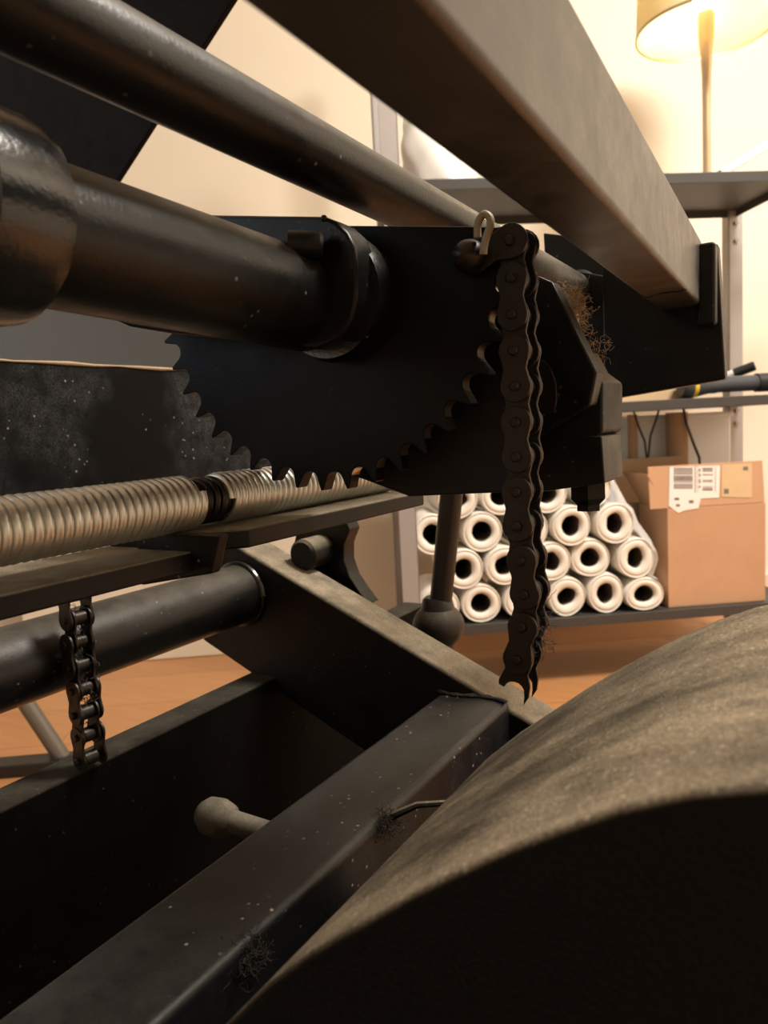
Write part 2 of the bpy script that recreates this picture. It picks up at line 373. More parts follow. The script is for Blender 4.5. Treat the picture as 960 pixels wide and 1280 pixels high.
# ------------------------------------------------------------------ sprocket with its axle and lever
YS = .272; SX, SZ = -.1865, .6140; NT = 42; PIT = .0127; PR = PIT/(2*sin(pi/NT))
sp = thing('sprocket_lever', 'large black toothed sprocket on a fat round axle with a lever plate', 'sprocket', (SX, YS, SZ))
out = []
ph = radians(-1.0); step = 2*pi/NT; rr_ = .0041
k0, k1 = 0, -21                       # roller seats from right, clockwise round the bottom to the left
for k in range(k0, k1-1, -1):
    a = ph+k*step; c = Vector((cos(a), sin(a))); t = Vector((sin(a), -cos(a)))
    ctr = c*PR
    ctip = Vector((cos(a+step/2), sin(a+step/2)))*(PR+.0040)
    e = Vector((sin(a+step/2), -cos(a+step/2)))
    out += [ctip+e*-.0004, ctip+e*.0009]
    for j in range(9):
        b = radians(-78+156*j/8)
        out.append(ctr - c*rr_*cos(b) + t*rr_*sin(b))
al = ph+(k1-.5)*step
out.append(Vector((cos(al), sin(al)))*(PR+.003))
for x_, y_ in ((235, 284), (430, 282), (590, 283), (620, 284)):
    q = aY(x_, y_, YS-.0035); out.append(Vector((q.x-SX, q.z-SZ)))
MB().prism([(SX+p.x, SZ+p.y) for p in out], YS-.0035, YS+.0035).build('toothed_plate', black_paint('oily_black_sprocket_paint', dust=.5, speck=.05, rough=.36, base=(.003, .0027, .0025), spec=.12), sp, .0004, ang=50)
te = MB()
for k in range(-1, -10, -1):
    a = ph+k*step; c = Vector((cos(a), sin(a))); t = Vector((sin(a), -cos(a))); ctr = c*PR
    ring = []
    for j in range(9):
        b = radians(-72+144*j/8); ring.append(ctr - c*(rr_-.0001)*cos(b) + t*(rr_-.0001)*sin(b))
    vs = [(SX+p.x, y, SZ+p.y) for y in (YS-.0031, YS+.0031) for p in ring]
    te.add(vs, [(j, j+1, 9+j+1, 9+j) for j in range(8)])
te.build('worn_tooth_face', MT['tooth'], sp)
# hub cover plate behind
MB().prism([(-.205, .600), (-.120, .604), (-.1005, .594), (-.1035, .5225), (-.157, .5205), (-.20, .535)], YS+.016, YS+.022).build('backing_plate', black_paint('matt_backing_plate', dust=.4, speck=.1, rough=.5, base=(.006, .005, .004)), sp, .0008)
MB().cyl((-.150, YS, .585), (-.150, YS+.017, .585), .014, 28).build('spacer', MT['rod_black'], sp)
# axle and collar
A0 = aX(95, 303, -.183); A1 = aX(400, 383, -.183); ax = (A1-A0).normalized()
AN = A0-ax*.20; AF = A1+ax*.012
L_ = (AF-AN).length
MB().cyl(AN, AF, .0193, 56).build('axle_tube', MT['paint_tube'], sp)
cl = MB(); Lc = (aX(22, 284, -.183)-AN).length
cl.lathe(AN, AF, [(0, .020), (0, .0272), (Lc-.023, .0272), (Lc-.0215, .0262), (Lc-.0215, .019)], 64, cap=False)
cl.build('collar', MT['paint_clean'], sp)
MB().lathe(AN, AF, [(Lc-.0225, .019), (Lc-.0225, .0264), (Lc-.006, .0262), (Lc-.0015, .0252), (Lc, .0235), (Lc, .019)], 64, cap=False).build('collar_ring', black_paint('glossy_black_ring_paint', dust=.1, speck=.1, rough=.2, base=(.006, .0065, .007), spec=.6), sp)
lp = [(258, 268), (404, 270), (420, 277), (434, 290), (443, 308), (446, 335), (446, 370), (440, 400), (424, 425), (395, 436), (215, 417), (160, 408), (138, 398), (122, 382), (112, 366), (118, 330)]
YV = .246
MB().prism(P(YV, *lp), YV, YV+.014).build('lever_plate', black_paint('black_lever_paint', dust=.5, speck=.1, rough=.34, base=(.004, .0038, .0036)), sp, .0016, seg=3)
q = aY(462, 338, YS-.004); MB().lathe((q.x, YS-.012, q.z), (q.x, YS, q.z), [(0, .004), (.002, .0065), (.009, .0075)], 20).build('boss', MT['weld'], sp)
hub = aY(408, 370, YV+.01)
MB().lathe((hub.x, YV+.010, hub.z), (hub.x, YS, hub.z), [(0, .024), (.006, .0255), (.012, .0245), (.022, .0255)], 44).build('hub_weld', MT['weld'], sp)
sm = MB(); s0 = aY(356, 306, YV-.012); s1 = aY(404, 308, YV-.004)
sm.cyl(s0, s1, .0052, 20, .0012); sm.build('grease_screw', MT['paint'], sp)
q = aY(405, 273, YV); MB().sphere(q, .0013, 10).build('paint_drip', MT['grease'], sp)
# chain anchor bolt
q = aY(592, 323, YS-.004); MB().lathe((q.x, YS-.002, q.z), (q.x, YS-.02, q.z), [(0, .0062), (.006, .0062), (.009, .0055), (.0115, .0038), (.0128, .001)], 24).build('dome_nut', MT['grease'], sp)
# ------------------------------------------------------------------ roller chains
def plate_outline(p, h, n=12):
    """figure-eight link outline along -Z from a pin at (0,0) to (0,-p)"""
    r = h/2; o = []
    for i in range(n+1): a = radians(-25+230*i/n); o.append((r*cos(a), r*sin(a)))
    o.append((-r*.74, -p/2))
    for i in range(n+1): a = radians(155+230*i/n); o.append((r*cos(a), -p+r*sin(a)))
    o.append((r*.74, -p/2)); return o
def link_mesh(kind, h=.0116):
    m = MB(); o = plate_outline(PIT, h)
    y = .0062 if kind == 'outer' else .0046
    for s in (-1, 1): m.prism(o, s*y-.00075, s*y+.00075)
    return m
def to_mesh(mb, name, mt, bev=0):
    ob = mb.build(name, mt); me = ob.data; bpy.data.objects.remove(ob); return me
ME = {'outer': to_mesh(link_mesh('outer'), 'outer_link', MT['chain']), 'inner': to_mesh(link_mesh('inner'), 'inner_link', MT['chain']),
      'pin': to_mesh(MB().lathe((0, -.0082, 0), (0, .0082, 0), [(0, .0013), (.0005, .0019), (.0159, .0019), (.0164, .0013)], 14), 'pin', MT['chain']),
      'roller': to_mesh(MB().cyl((0, -.0038, 0), (0, .0038, 0), .00395, 18, .0003), 'roller', MT['chain'])}
def inst(mesh, name, parent, mw):
    o = bpy.data.objects.new(name, ME[mesh]); COL.objects.link(o); o.parent = parent
    o.matrix_parent_inverse = Matrix.Translation(-root_loc(parent)); o.matrix_basis = mw; return o
def rim(o): 
    b = o.modifiers.new('bevel', 'BEVEL'); b.width = .0003; b.segments = 1; b.limit_method = 'ANGLE'
def chain(root, pts, spin=0, first='outer'):
    """pts: pin centres; links hang in a plane turned by spin about Z"""
    for k, p in enumerate(pts):
        for nm in ('roller', 'pin'):
            inst(nm, nm, root, Matrix.Translation(p) @ Matrix.Rotation(spin, 4, 'Z'))
        if k+1 < len(pts):
            d = pts[k+1]-p
            loc = Matrix.Rotation(-spin, 3, 'Z') @ d
            ang = atan2(loc.x, -loc.z)
            kind = 'outer' if (k % 2 == 0) == (first == 'outer') else 'inner'
            o = inst(kind, kind+'_link', root, Matrix.Translation(p) @ Matrix.Rotation(spin, 4, 'Z') @ Matrix.Rotation(-ang, 4, 'Y'))
            rim(o)
px_pins = [(636, 300), (637, 347), (638, 393), (640.6, 440.5), (642.5, 487), (643, 532), (644, 579), (644, 624), (645, 668), (650, 711.6), (654, 755), (651.5, 796.5), (645, 838)]
raw = [aY(x, y, YS-.008) for x, y in px_pins]
pins = [Vector((raw[0].x, YS, raw[0].z))]
for i in range(1, len(raw)):
    d = raw[i]-raw[i-1]; d.y = 0; pins.append(pins[-1]+d.normalized()*PIT)
ch = thing('roller_chain', 'oily dark roller chain hanging straight down from the sprocket teeth, lower end broken open', 'chain', pins[-1])
chain(ch, pins, 0, 'inner')
# plates from the last pin with torn open ends, and the anchor link at the top
d = (pins[-1]-pins[-2]).normalized(); tl = Vector((-.45, 0, -.89)).normalized()
o = []
r = .0058
for i in range(13): a = radians(-20+220*i/12); o.append((r*cos(a), r*sin(a)))
o += [(-.0046, -.0055), (-.0062, -.0105), (-.0060, -.0125)]
for i in range(7): a = radians(170-140*i/6); o.append((.0005+.0042*cos(a), -.0137+.0042*sin(a)))
o += [(.0048, -.0145), (.0050, -.0175), (.0064, -.0140), (.0062, -.0095), (.0046, -.0055)]
be = MB()
ang = radians(12)
for s in (-1, 1):
    be.prism([(pins[-1].x+x*cos(ang)+z*sin(ang), pins[-1].z+z*cos(ang)-x*sin(ang)) for x, z in o], YS+s*.0046-.00075, YS+s*.0046+.00075)
be.build('broken_link', MT['chain'], ch, .0003, seg=1)
al_ = MB(); a0, a1 = pins[0], aY(594, 318, YS-.008); dd = Vector((a1.x-a0.x, 0, a1.z-a0.z)); LL = dd.length; an = atan2(dd.x, -dd.z)
for s in (-1, 1):
    al_.prism([(a0.x+x*cos(an)-z*sin(an)*1, a0.z+z*cos(an)+x*sin(an)) for x, z in plate_outline(LL, .0125)], YS+s*.0062-.00075, YS+s*.0062+.00075)
al_.build('anchor_link', MT['chain'], ch, .0003, seg=1)
# second chain, edge on, behind the spring rail
c0 = aX(93, 748, -.342)
n2 = int((c0.z-.381)/PIT)
p2 = [Vector((-.342+.0006*sin(i*1.7), c0.y+.0006*sin(i*2.3), .3795+.004+PIT*(n2-i))) for i in range(n2+1)]
ch2 = thing('roller_chain', 'short greasy roller chain seen edge on, dangling onto the side rail before the round tube', 'chain', p2[-1])
vd = (p2[2]-CP); chain(ch2, p2, atan2(-vd.x, vd.y)+pi/2+.55, 'outer')
# wire hook beside the anchor
hk = []
for x, y in ((597, 297), (597, 283), (600, 273), (606, 268), (612, 272), (613, 282), (608, 296), (605, 308), (604, 318)):
    hk.append(aY(x, y, YS-.011))
def smooth(p, n=6):
    o = []
    for i in range(len(p)-1):
        a, b, c, d = p[max(i-1, 0)], p[i], p[i+1], p[min(i+2, len(p)-1)]
        for j in range(n):
            t = j/n; o.append(.5*((2*b)+(c-a)*t+(2*a-5*b+4*c-d)*t*t+(3*b-a-3*c+d)*t**3))
    return o+[p[-1]]
tag(MB().tube(smooth(hk), .0014, 10).build('wire_hook', MT['clip']), 'small bent tan wire hook over the plate edge above the dome nut', 'hook')

# ------------------------------------------------------------------ extension spring
GX, GZ = -.2315, .5236
es = thing('extension_spring', 'long zinc plated coil spring with a black greasy gap between its coils', 'spring', (GX, .1, GZ))
def coil(y0, y1, pitch, R0, w, n=26, k=8):
    m = MB(); T = (y1-y0)/pitch; N_ = int(T*n)
    pts = [(GX+R0*cos(2*pi*i/n), y0+pitch*i/n, GZ+R0*sin(2*pi*i/n)) for i in range(N_+1)]
    return m.tube(pts, w, k)
coil(-.03, .2325, .0038, .00965, .00193).build('coil', MT['spring'], es, ang=60)
coil(.2325, .2495, .0044, .0086, .0016).build('greasy_coil', MT['grease'], es, ang=60)
coil(.2495, .415, .0040, .0094, .00198).build('coil', MT['spring'], es, ang=60)
MB().cyl((GX, .225, GZ), (GX, .261, GZ), .0080, 24).build('inner_rod', MT['grease'], es)

# ------------------------------------------------------------------ ball ended rod
bj0, bj1 = aY(548, 782, .50), aY(566, 600, .50)
bj = thing('ball_end_rod', 'slim black upright rod with a round ball joint at its foot', 'rod', bj0)
MB().cyl(bj0, bj1+(bj1-bj0)*.3, .0083, 24).build('shaft', MT['rod_black'], bj)
MB().sphere(bj0, .0195, 24, (1, 1, .9)).build('ball_joint', black_paint('dusty_ball_paint', dust=.9, speck=.2, rough=.4, base=(.03, .026, .022)), bj)
MB().lathe(bj0+Vector((0, 0, .012)), bj0+Vector((0, 0, .03)), [(0, .013), (.008, .011), (.010, .009)], 24).build('neck', MT['rod_black'], bj)
MB().cyl(bj0+Vector((0, 0, -.012)), bj0+Vector((0, -.01, -.05)), .012, 20).build('foot', MT['rod_black'], bj)

# ------------------------------------------------------------------ curved cover in the foreground
prof = [(.09, .492), (.06, .496), (.03, .4975), (.008, .497), (-.008, .4948), (-.019, .4915), (-.030, .4865), (-.0395, .481), (-.050, .4745), (-.0608, .467), (-.071, .4595), (-.081, .4515), (-.095, .4405), (-.1085, .428), (-.125, .4095), (-.14, .389), (-.155, .3685), (-.167, .352)]
def cover_pts(off):
    r_ = []
    for i, p in enumerate(prof):
        a, b = prof[max(i-1, 0)], prof[min(i+1, len(prof)-1)]
        t = Vector((b[0]-a[0], b[1]-a[1])).normalized(); nrm = Vector((-t.y, t.x))
        r_.append((p[0]+nrm.x*off, p[1]+nrm.y*off))
    return r_
cv = thing('motor_cover', 'curved black cover thick with brown dust, sloping down to the lower beam', 'cover', (-.05, .19, .30))
def sub(pts, n=4):
    o = []
    for a, b in zip(pts, pts[1:]): o += [(a[0]+(b[0]-a[0])*i/n, a[1]+(b[1]-a[1])*i/n) for i in range(n)]
    return o+[pts[-1]]
MB().prism(prof+[(-.150, .31), (.09, .31)], .1205, .2505).build('shell', MT['cover'], cv, .0022, seg=3, ang=50)
t0, t1 = aX(486, 1026, -.1675), aX(560, 990, -.140)
tb = MB(); tb.tube([t0+Vector((-.004, 0, -.001)), (t0+t1)/2+Vector((0, 0, .0008)), t1+Vector((.006, .002, -.004))], [.0022, .0015, .0012], 8); tb.build('retaining_wire', MT['paint_dusty'], cv)

# ------------------------------------------------------------------ lint
def lint(name, label, c, r, n, m, th=.00018):
    b = MB()
    for _ in range(n):
        p = Vector(c)+Vector([random.gauss(0, s*.5) for s in r]); dv = Vector([random.gauss(0, 1) for _ in range(3)]).normalized()
        path = [p.copy()]
        for _ in range(6):
            dv = (dv+Vector([random.gauss(0, .7) for _ in range(3)])).normalized(); p = p+dv*.0014; path.append(p.copy())
        b.tube(path, th, 3)
    return tag(b.build(name, m), label, 'lint', kind='stuff')
q = aY(716, 390, .352); lint('lint_clump', 'tan fuzzy lint caught on the edge of the pivot plate', q, (.0055, .006, .011), 420, MT['lint'], .0001)
q = aY(738, 436, .36); lint('lint_strand', 'thin wisps of tan lint hanging below the bigger fuzzy clump', q, (.010, .004, .006), 50, MT['lint'], .0001)
q = aY(676, 790, YS); lint('chain_lint', 'dark fuzz clinging to the lower links of the hanging chain', q, (.0022, .003, .008), 60, MT['darklint'], .0001)
q = aX(480, 1030, -.168); lint('beam_lint', 'dark fuzzy tuft on the edge of the lower beam by the retaining wire', q, (.0025, .006, .0035), 240, MT['darklint'], .00012)
q = aX(312, 1192, -.168); lint('beam_lint', 'dark fuzzy tuft low on the lower beam edge close to the cover', q, (.0025, .007, .003), 220, MT['darklint'], .00012)

lint('chain_grime', 'sooty fuzz caught between the links of the short chain before the round tube', p2[3], (.004, .004, .030), 150, MT['darklint'], .00016)

# ------------------------------------------------------------------ shelving unit
V0, V1, U0, U1 = 1.5, 1.77, .168, 1.005
ZT, ZM, ZB = 1.015, .578, .146
su = thing('shelf_unit', 'grey steel shelving unit with three shelves standing before the cream wall', 'shelf', R((U0+U1)/2, (V0+V1)/2, 0))
for z in (ZT, ZM, ZB):
    m = MB(); RB(m, (U0+.012, V0+.004, z-.006), (U1, V1, z)); RB(m, (U0+.012, V0, z-.020), (U1, V0+.006, z)); RB(m, (U0+.012, V1-.004, z-.020), (U1, V1, z))
    RB(m, (U1-.004, V0, z-.020), (U1, V1, z)); RB(m, (U0+.012, V0, z-.020), (U0+.016, V1, z))
    m.build('shelf_board', MT['shelf'], su, .0008)
for u, v, h in ((U0-.016, V0-.029, 1.5), (U1-.022, V1-.01, ZT+.002)):
    m = MB(); RB(m, (u, v, 0), (u+.034, v+.003, h)); s_ = (u, u+.003) if u > .5 else (u+.031, u+.034)
    RB(m, (s_[0], v, 0), (s_[1], v+.0305, h)); m.build('post', MT['post'], su, .0005)
for u, v, h in ((U0, V1-.01, 1.5), (U1-.02, V0-.029, ZT+.002)):
    m = MB(); RB(m, (u, v, 0), (u+.034, v+.003, h)); RB(m, (u, v, 0), (u+.003, v+.0305, h)); m.build('post', MT['post'], su, .0005)
for z in (ZT-.035, ZT-.075, ZM-.03, ZM-.06):
    m = MB(); m.cyl(R(U1-.005, V1-.010, z), R(U1-.005, V1-.016, z), .005, 6); m.build('bolt', MT['steel'], su)

# ------------------------------------------------------------------ table lamp on the top shelf
LU, LV = .868, 1.64; lc = R(LU, LV, ZT)
la = thing('table_lamp', 'lit table lamp with a cream drum shade and slim metal stem', 'lamp', lc)
zs = aV(877, 40, LV)[1]; zs = 1.345
MB().lathe(lc, lc+Vector((0, 0, 1)), [(0, .068), (.012, .07), (.016, .066), (.020, .018), (.03, .011)], 40).build('base', plain('brushed_lamp_metal', (.55, .42, .28), .35, .8), la)
MB().lathe(lc+Vector((0, 0, .018)), lc+Vector((0, 0, 1)), [(0, .0085), (.16, .0085), (.22, .0095), (.27, .0130), (.30, .0165), (.39, .0175), (.40, .010)], 28).build('stem', plain('bronze_lamp_stem', (.60, .46, .30), .35, .7), la)
m, N, L, B = mat('cream_lamp_fabric')
B.inputs['Base Color'].default_value = rgb(.86, .78, .52); B.inputs['Roughness'].default_value = .9
tr_ = N.new('ShaderNodeBsdfTranslucent'); tr_.inputs[0].default_value = rgb(.92, .80, .46); mx = N.new('ShaderNodeMixShader'); mx.inputs[0].default_value = .28
L.new(B.outputs[0], mx.inputs[1]); L.new(tr_.outputs[0], mx.inputs[2]); L.new(mx.outputs[0], N['Material Output'].inputs[0])
sh = MB().lathe(R(LU, LV, zs), R(LU, LV, 2), [(0, .139), (0, .1405), (.20, .1315), (.20, .130)], 64, cap=False, closed=True).build('shade', m, la)
MB().lathe(R(LU, LV, zs), R(LU, LV, 2), [(-.0012, .1385), (-.0012, .1412), (.004, .1412), (.004, .1385)], 64, closed=True).build('shade_rim', plain('brass_rim', (.45, .36, .2), .4, .6), sh)
for a in (0, 2.1, 4.2):
    MB().tube([R(LU, LV, zs+.085), R(LU+.137*cos(a), LV+.137*sin(a), zs+.085)], .0016, 6).build('spider_arm', MT['steel'], sh)
MB().cyl(R(LU, LV, zs+.088), R(LU, LV, zs+.14), .017, 20, .002).build('socket', plain('grey_socket', (.35, .33, .3), .5), la)
m, N, L, B = mat('lit_bulb'); B.inputs['Emission Color'].default_value = rgb(1, .80, .54); B.inputs['Emission Strength'].default_value = 65
bu = MB().sphere(R(LU+.0, LV, zs+.058), .027, 24, (1, 1, 1.15)).build('bulb', m, la)

# ------------------------------------------------------------------ paper rolls on the bottom shelf
PXR = [  # px, py, squash x, squash y, tilt
 (550, 753, 1, .96, .2), (601, 750, 1.02, .97, .1), (652, 751, .96, 1, 0), (709, 749, .98, 1, .3), (757, 743, .96, 1.02, .1), (804, 743, 1.02, .86, -.15),
 (580, 712, 1.02, 1, .4), (632, 708, 1, 1, .2), (689, 701, 1, 1, .1), (741, 702, 1.02, .98, .5), (795, 698, .98, 1.06, .3),
 (541, 668, 1, 1.02, .1), (604, 664, 1, 1.03, .3), (662, 662, 1, 1, .2), (714, 657, 1.02, 1, .2), (769, 654, 1.0, 1.05, .4),
 (572, 624, 1, 1, .2), (627, 620, 1, 1, .1), (686, 618, 1.03, .95, .2), (741, 609, 1.02, 1, .3)]
def row(i): return 0 if i < 6 else 1 if i < 11 else 2 if i < 16 else 3
RNAMES = ['in the bottom row', 'in the second row of the pile', 'in the third row of the pile', 'on top of the pile']
VR = 1.512
RAD = .0408
cen = []
for i, (x, y, a, b, t) in enumerate(PXR):
    u, z = aV(x, y, VR); cen.append([u, z])
z0 = sum(cen[i][1] for i in range(6))/6
for i in range(6): cen[i][1] = ZB+RAD*PXR[i][3]*1.0
dz = (sum(cen[i][1] for i in range(6))/6)-z0
for i in range(6, len(cen)): cen[i][1] += dz*.6
for it in range(300):                 # let the soft rolls settle against each other
    for a in range(len(cen)):
        for b in range(a):
            du, dz_ = cen[a][0]-cen[b][0], cen[a][1]-cen[b][1]; dd_ = sqrt(du*du+dz_*dz_)
            ea = sqrt((du*PXR[a][2])**2+(dz_*PXR[a][3])**2)/dd_; eb = sqrt((du*PXR[b][2])**2+(dz_*PXR[b][3])**2)/dd_
            gap = RAD*(ea+eb)*1.0-dd_
            if gap > 0:
                for c_, sg in ((a, 1), (b, -1)):
                    cen[c_][0] += sg*du/dd_*gap*.25
                    if c_ > 5: cen[c_][1] += sg*dz_/dd_*gap*.25
    cen[5][0] = min(cen[5][0], aV(834, 743, VR)[0]-RAD*1.02-.003)
for (u, z), (i, q) in zip(cen, enumerate(PXR)):
    L0 = random.uniform(-.006, .006)
    last = (5, 10, 15, 19)[row(i)]
    lab = 'white hollow paper roll, %s from the cardboard box %s' % (('nearest', 'second', 'third', 'fourth', 'fifth', 'sixth')[last-i], RNAMES[row(i)])
    lab = lab.replace('nearest from the cardboard box', 'the one nearest the cardboard box')
    if i == 5: lab = 'flattened white paper roll at the end of the bottom row, beside the cardboard box'
    if i == 10: lab = 'white paper roll ending the second row, tucked under the clear plastic wrap'
    if i == 15: lab = 'white paper roll ending the third row, touching the clear plastic wrap'
    ro = thing('paper_roll', lab, 'paper roll', R(u, VR, z-RAD), 'paper rolls piled on the bottom shelf')
    s1, s2, f1, f2 = random.uniform(0, 6), random.uniform(0, 6), random.uniform(.01, .025), random.uniform(.008, .018)
    n = 40; h0 = random.uniform(.45, .52)
    prof_ = [(.16, .98), (.012, 1), (.004, .985), (.0, .94), (.0008, .90), (.0035, .875), (.0008, .85), (0, .76), (0, .68), (.001, h0+.10), (.003, h0+.03), (.010, h0)]
    def ringpts(fr_, dv, hole):
        o_ = []
        for k in range(n):
            a = 2*pi*k/n
            w = 1+f1*sin(2*a+s1)+f2*sin(3*a+s2)
            if hole: w *= 1+.10*sin(2*a+s2)+.03*sin(5*a+s1)
            x = fr_*RAD*w*q[2]*cos(a); y = fr_*RAD*w*q[3]*sin(a)
            o_.append(R(u+x, VR+L0+dv, z+y))
        return o_
    mb = MB(); rings = [ringpts(r_, t, r_ < .5) for t, r_ in prof_]
    P_ = [p for r_ in rings for p in r_]
    mb.add(P_, [(k*n+j, k*n+(j+1)%n, (k+1)*n+(j+1)%n, (k+1)*n+j) for k in range(len(rings)-1) for j in range(n)]+[tuple(range(n))])
    mb.build('paper_wrap', MT['paper'], ro, ang=60)
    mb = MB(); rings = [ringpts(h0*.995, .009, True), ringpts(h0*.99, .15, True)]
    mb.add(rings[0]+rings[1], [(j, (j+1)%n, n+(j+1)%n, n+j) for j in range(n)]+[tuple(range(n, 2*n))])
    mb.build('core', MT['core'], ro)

# clear plastic wrap slumped over the right side of the rolls
m, N, L, B = mat('milky_plastic_film'); co = coords(N, L, 1.0)
B.inputs['Base Color'].default_value = rgb(.93, .95, .96); B.inputs['Roughness'].default_value = .35; B.inputs['Transmission Weight'].default_value = 0
tl2 = N.new('ShaderNodeBsdfTranslucent'); tl2.inputs[0].default_value = rgb(.95, .96, .97); mx2 = N.new('ShaderNodeMixShader'); mx2.inputs[0].default_value = .6; L.new(B.outputs[0], mx2.inputs[1]); L.new(tl2.outputs[0], mx2.inputs[2])
tn = N.new('ShaderNodeBsdfTransparent'); mx = N.new('ShaderNodeMixShader')
L.new(ramp(N, L, noise(N, L, co, 22, 3), .35, .65, rgb(.6, .6, .6), rgb(.95, .95, .95)), mx.inputs[0]); L.new(tn.outputs[0], mx.inputs[1]); L.new(mx2.outputs[0], mx.inputs[2]); L.new(mx.outputs[0], N['Material Output'].inputs[0])
edge = [(cen[i_][0]+(RAD*PXR[i_][2]+.0015)*cos(radians(t_))*(1+.02*sin(t_)), cen[i_][1]+(RAD*PXR[i_][3]+.0015)*sin(radians(t_))) for i_, t_ in
        ((19, 95), (19, 70), (19, 45), (19, 22), (15, 62), (15, 42), (15, 20), (15, 0), (10, 52), (10, 32), (10, 12), (10, -8), (5, 68), (5, 52))]
mb = MB(); n = len(edge); nv = 8; P_ = []
for j in range(nv):
    for k, (u, z) in enumerate(edge):
        w = .0014*(1+sin(k*1.9+j*1.3))
        P_.append(R(u+w, VR-.008+j*.017+.004*sin(k*2.2), z+w))
mb.add(P_, [(j*n+k, j*n+k+1, (j+1)*n+k+1, (j+1)*n+k) for j in range(nv-1) for k in range(n-1)])
tag(mb.build('plastic_wrap', m, ang=25), 'crinkled clear plastic wrap slumped over the side of the paper rolls', 'plastic wrap')

# ------------------------------------------------------------------ cardboard box
def cardboard(name, col):
    return plain(name, col, .85, 0, .10, 18, .03)
MT['card'] = cardboard('brown_cardboard', (.52, .30, .17)); MT['card2'] = cardboard('darker_cardboard', (.42, .235, .13)); MT['card3'] = cardboard('tan_cardboard_flap', (.47, .32, .2))
BV = 1.517; bu0, bu1 = aV(835, 700, BV)[0], aV(957, 660, BV)[0]; bz1 = aV(900, 632, BV)[1]; bzt = aV(900, 579, BV)[1]
cb = thing('cardboard_box', 'open brown cardboard box with white shipping label on its raised flap', 'box', R((bu0+bu1)/2, BV+.1, ZB))
m = MB(); t_ = .004
RB(m, (bu0, BV, ZB+.001), (bu1, BV+t_, bz1)); RB(m, (bu0, BV+.135, ZB+.001), (bu1, BV+.135+t_, bz1)); RB(m, (bu0, BV+t_, ZB+.001), (bu0+t_, BV+.135, bz1)); RB(m, (bu1-t_, BV+t_, ZB+.001), (bu1, BV+.135, bz1)); RB(m, (bu0, BV, ZB+.0005), (bu1, BV+.135, ZB+.004))
m.build('body', MT['card'], cb, .001)
fo = MB(); fo.box((bu0-.036, 0, bz1+.001), (bu1-.001, t_, bzt), lambda u, v, z: R(u, BV+.001+v+(z-bz1)*.10, z)); fo.build('front_flap', MT['card'], cb, .0008)
fo = MB(); fo.box((bu0-.06, 0, bz1+.001), (bu1-.10, t_, bzt+.012), lambda u, v, z: R(u, BV+.135+v+(z-bz1)*.05, z)); fo.build('back_flap', MT['card3'], cb, .0008)
fo = MB(); fo.box((0, BV+.006, bz1-.002), (t_, BV+.13, bzt-.015), lambda u, v, z: R(bu0-.001+u-(z-bz1)*.55, v, z)); fo.build('side_flap', MT['card2'], cb, .0008)
def on_flap(x, y, off): 
    z = aV(x, y, BV+.003)[1]; v_ = BV+.001+(z-bz1)*.10-off if z > bz1 else BV-off
    return R(aV(x, y, v_)[0], v_, z)
def decal(pts, name, mt, parent, off):
    b = MB(); n = len(pts); A = [on_flap(x, y, off) for x, y in pts]; Bk = [on_flap(x, y, off-.0004) for x, y in pts]
    b.add(A+Bk, [tuple(range(n)), tuple(range(2*n-1, n-1, -1))]+[(i, (i+1)%n, n+(i+1)%n, n+i) for i in range(n)]); return b.build(name, mt, parent)
lbm = plain('white_label_paper', (.78, .72, .66), .6, 0, .04, 40); ink = plain('grey_label_ink', (.16, .13, .12), .7)
lb_ = decal([(837, 584), (900, 582), (899, 622), (876, 623), (873, 635), (855, 638), (848, 641), (836, 632)], 'shipping_label', lbm, cb, .0012)
def bars(x0, x1, rows):
    b = MB()
    for (ya, yb, st) in rows:
        y = ya
        while y < yb:
            h = random.choice((.5, .8, 1.2)); A = [on_flap(x, yy, .0016) for x, yy in ((x0, y), (x1, y), (x1, y+h), (x0, y+h))]
            b.add(A, [(0, 1, 2, 3)]); y += h+random.choice((.5, .8))
    return b
bars(842, 866, [(585, 592, 1), (594, 603, 1), (605, 611, 1)]).build('barcode_print', ink, lb_)['kind'] = 'stuff'
bars(878, 891, [(585, 589, 1), (593, 595, 1), (600, 603, 1), (608, 613, 1)]).build('barcode_print', ink, lb_)['kind'] = 'stuff'
b = MB()
for x0, x1, y0, y1 in ((868.5, 869.5, 583, 616), (871.5, 872, 583, 616), (894, 894.6, 584, 615), (873.5, 875.5, 586, 590), (873.5, 875.5, 592, 596), (873.5, 875.5, 599, 604), (873.5, 875.5, 607, 610), (843, 849, 622, 625), (845, 850, 630, 633), (861, 867, 625, 629)):
    A = [on_flap(x, y, .0016) for x, y in ((x0, y0), (x1, y0), (x1, y1), (x0, y1))]; b.add(A, [(0, 1, 2, 3)])
b.build('label_print', ink, lb_)['kind'] = 'stuff'
st = decal([(902, 581), (940, 579), (940, 622), (902, 621)], 'tan_sticker', plain('tan_sticker_paper', (.60, .42, .24), .5), cb, .0010)
b = MB()
for x0, x1, y0, y1 in ((929, 935, 583.5, 588), (905, 911, 611, 617)):
    A = [on_flap(x, y, .0014) for x, y in ((x0, y0), (x1, y0), (x1, y1), (x0, y1))]; b.add(A, [(0, 1, 2, 3)])
b.build('stamp_print', ink, st)['kind'] = 'stuff'

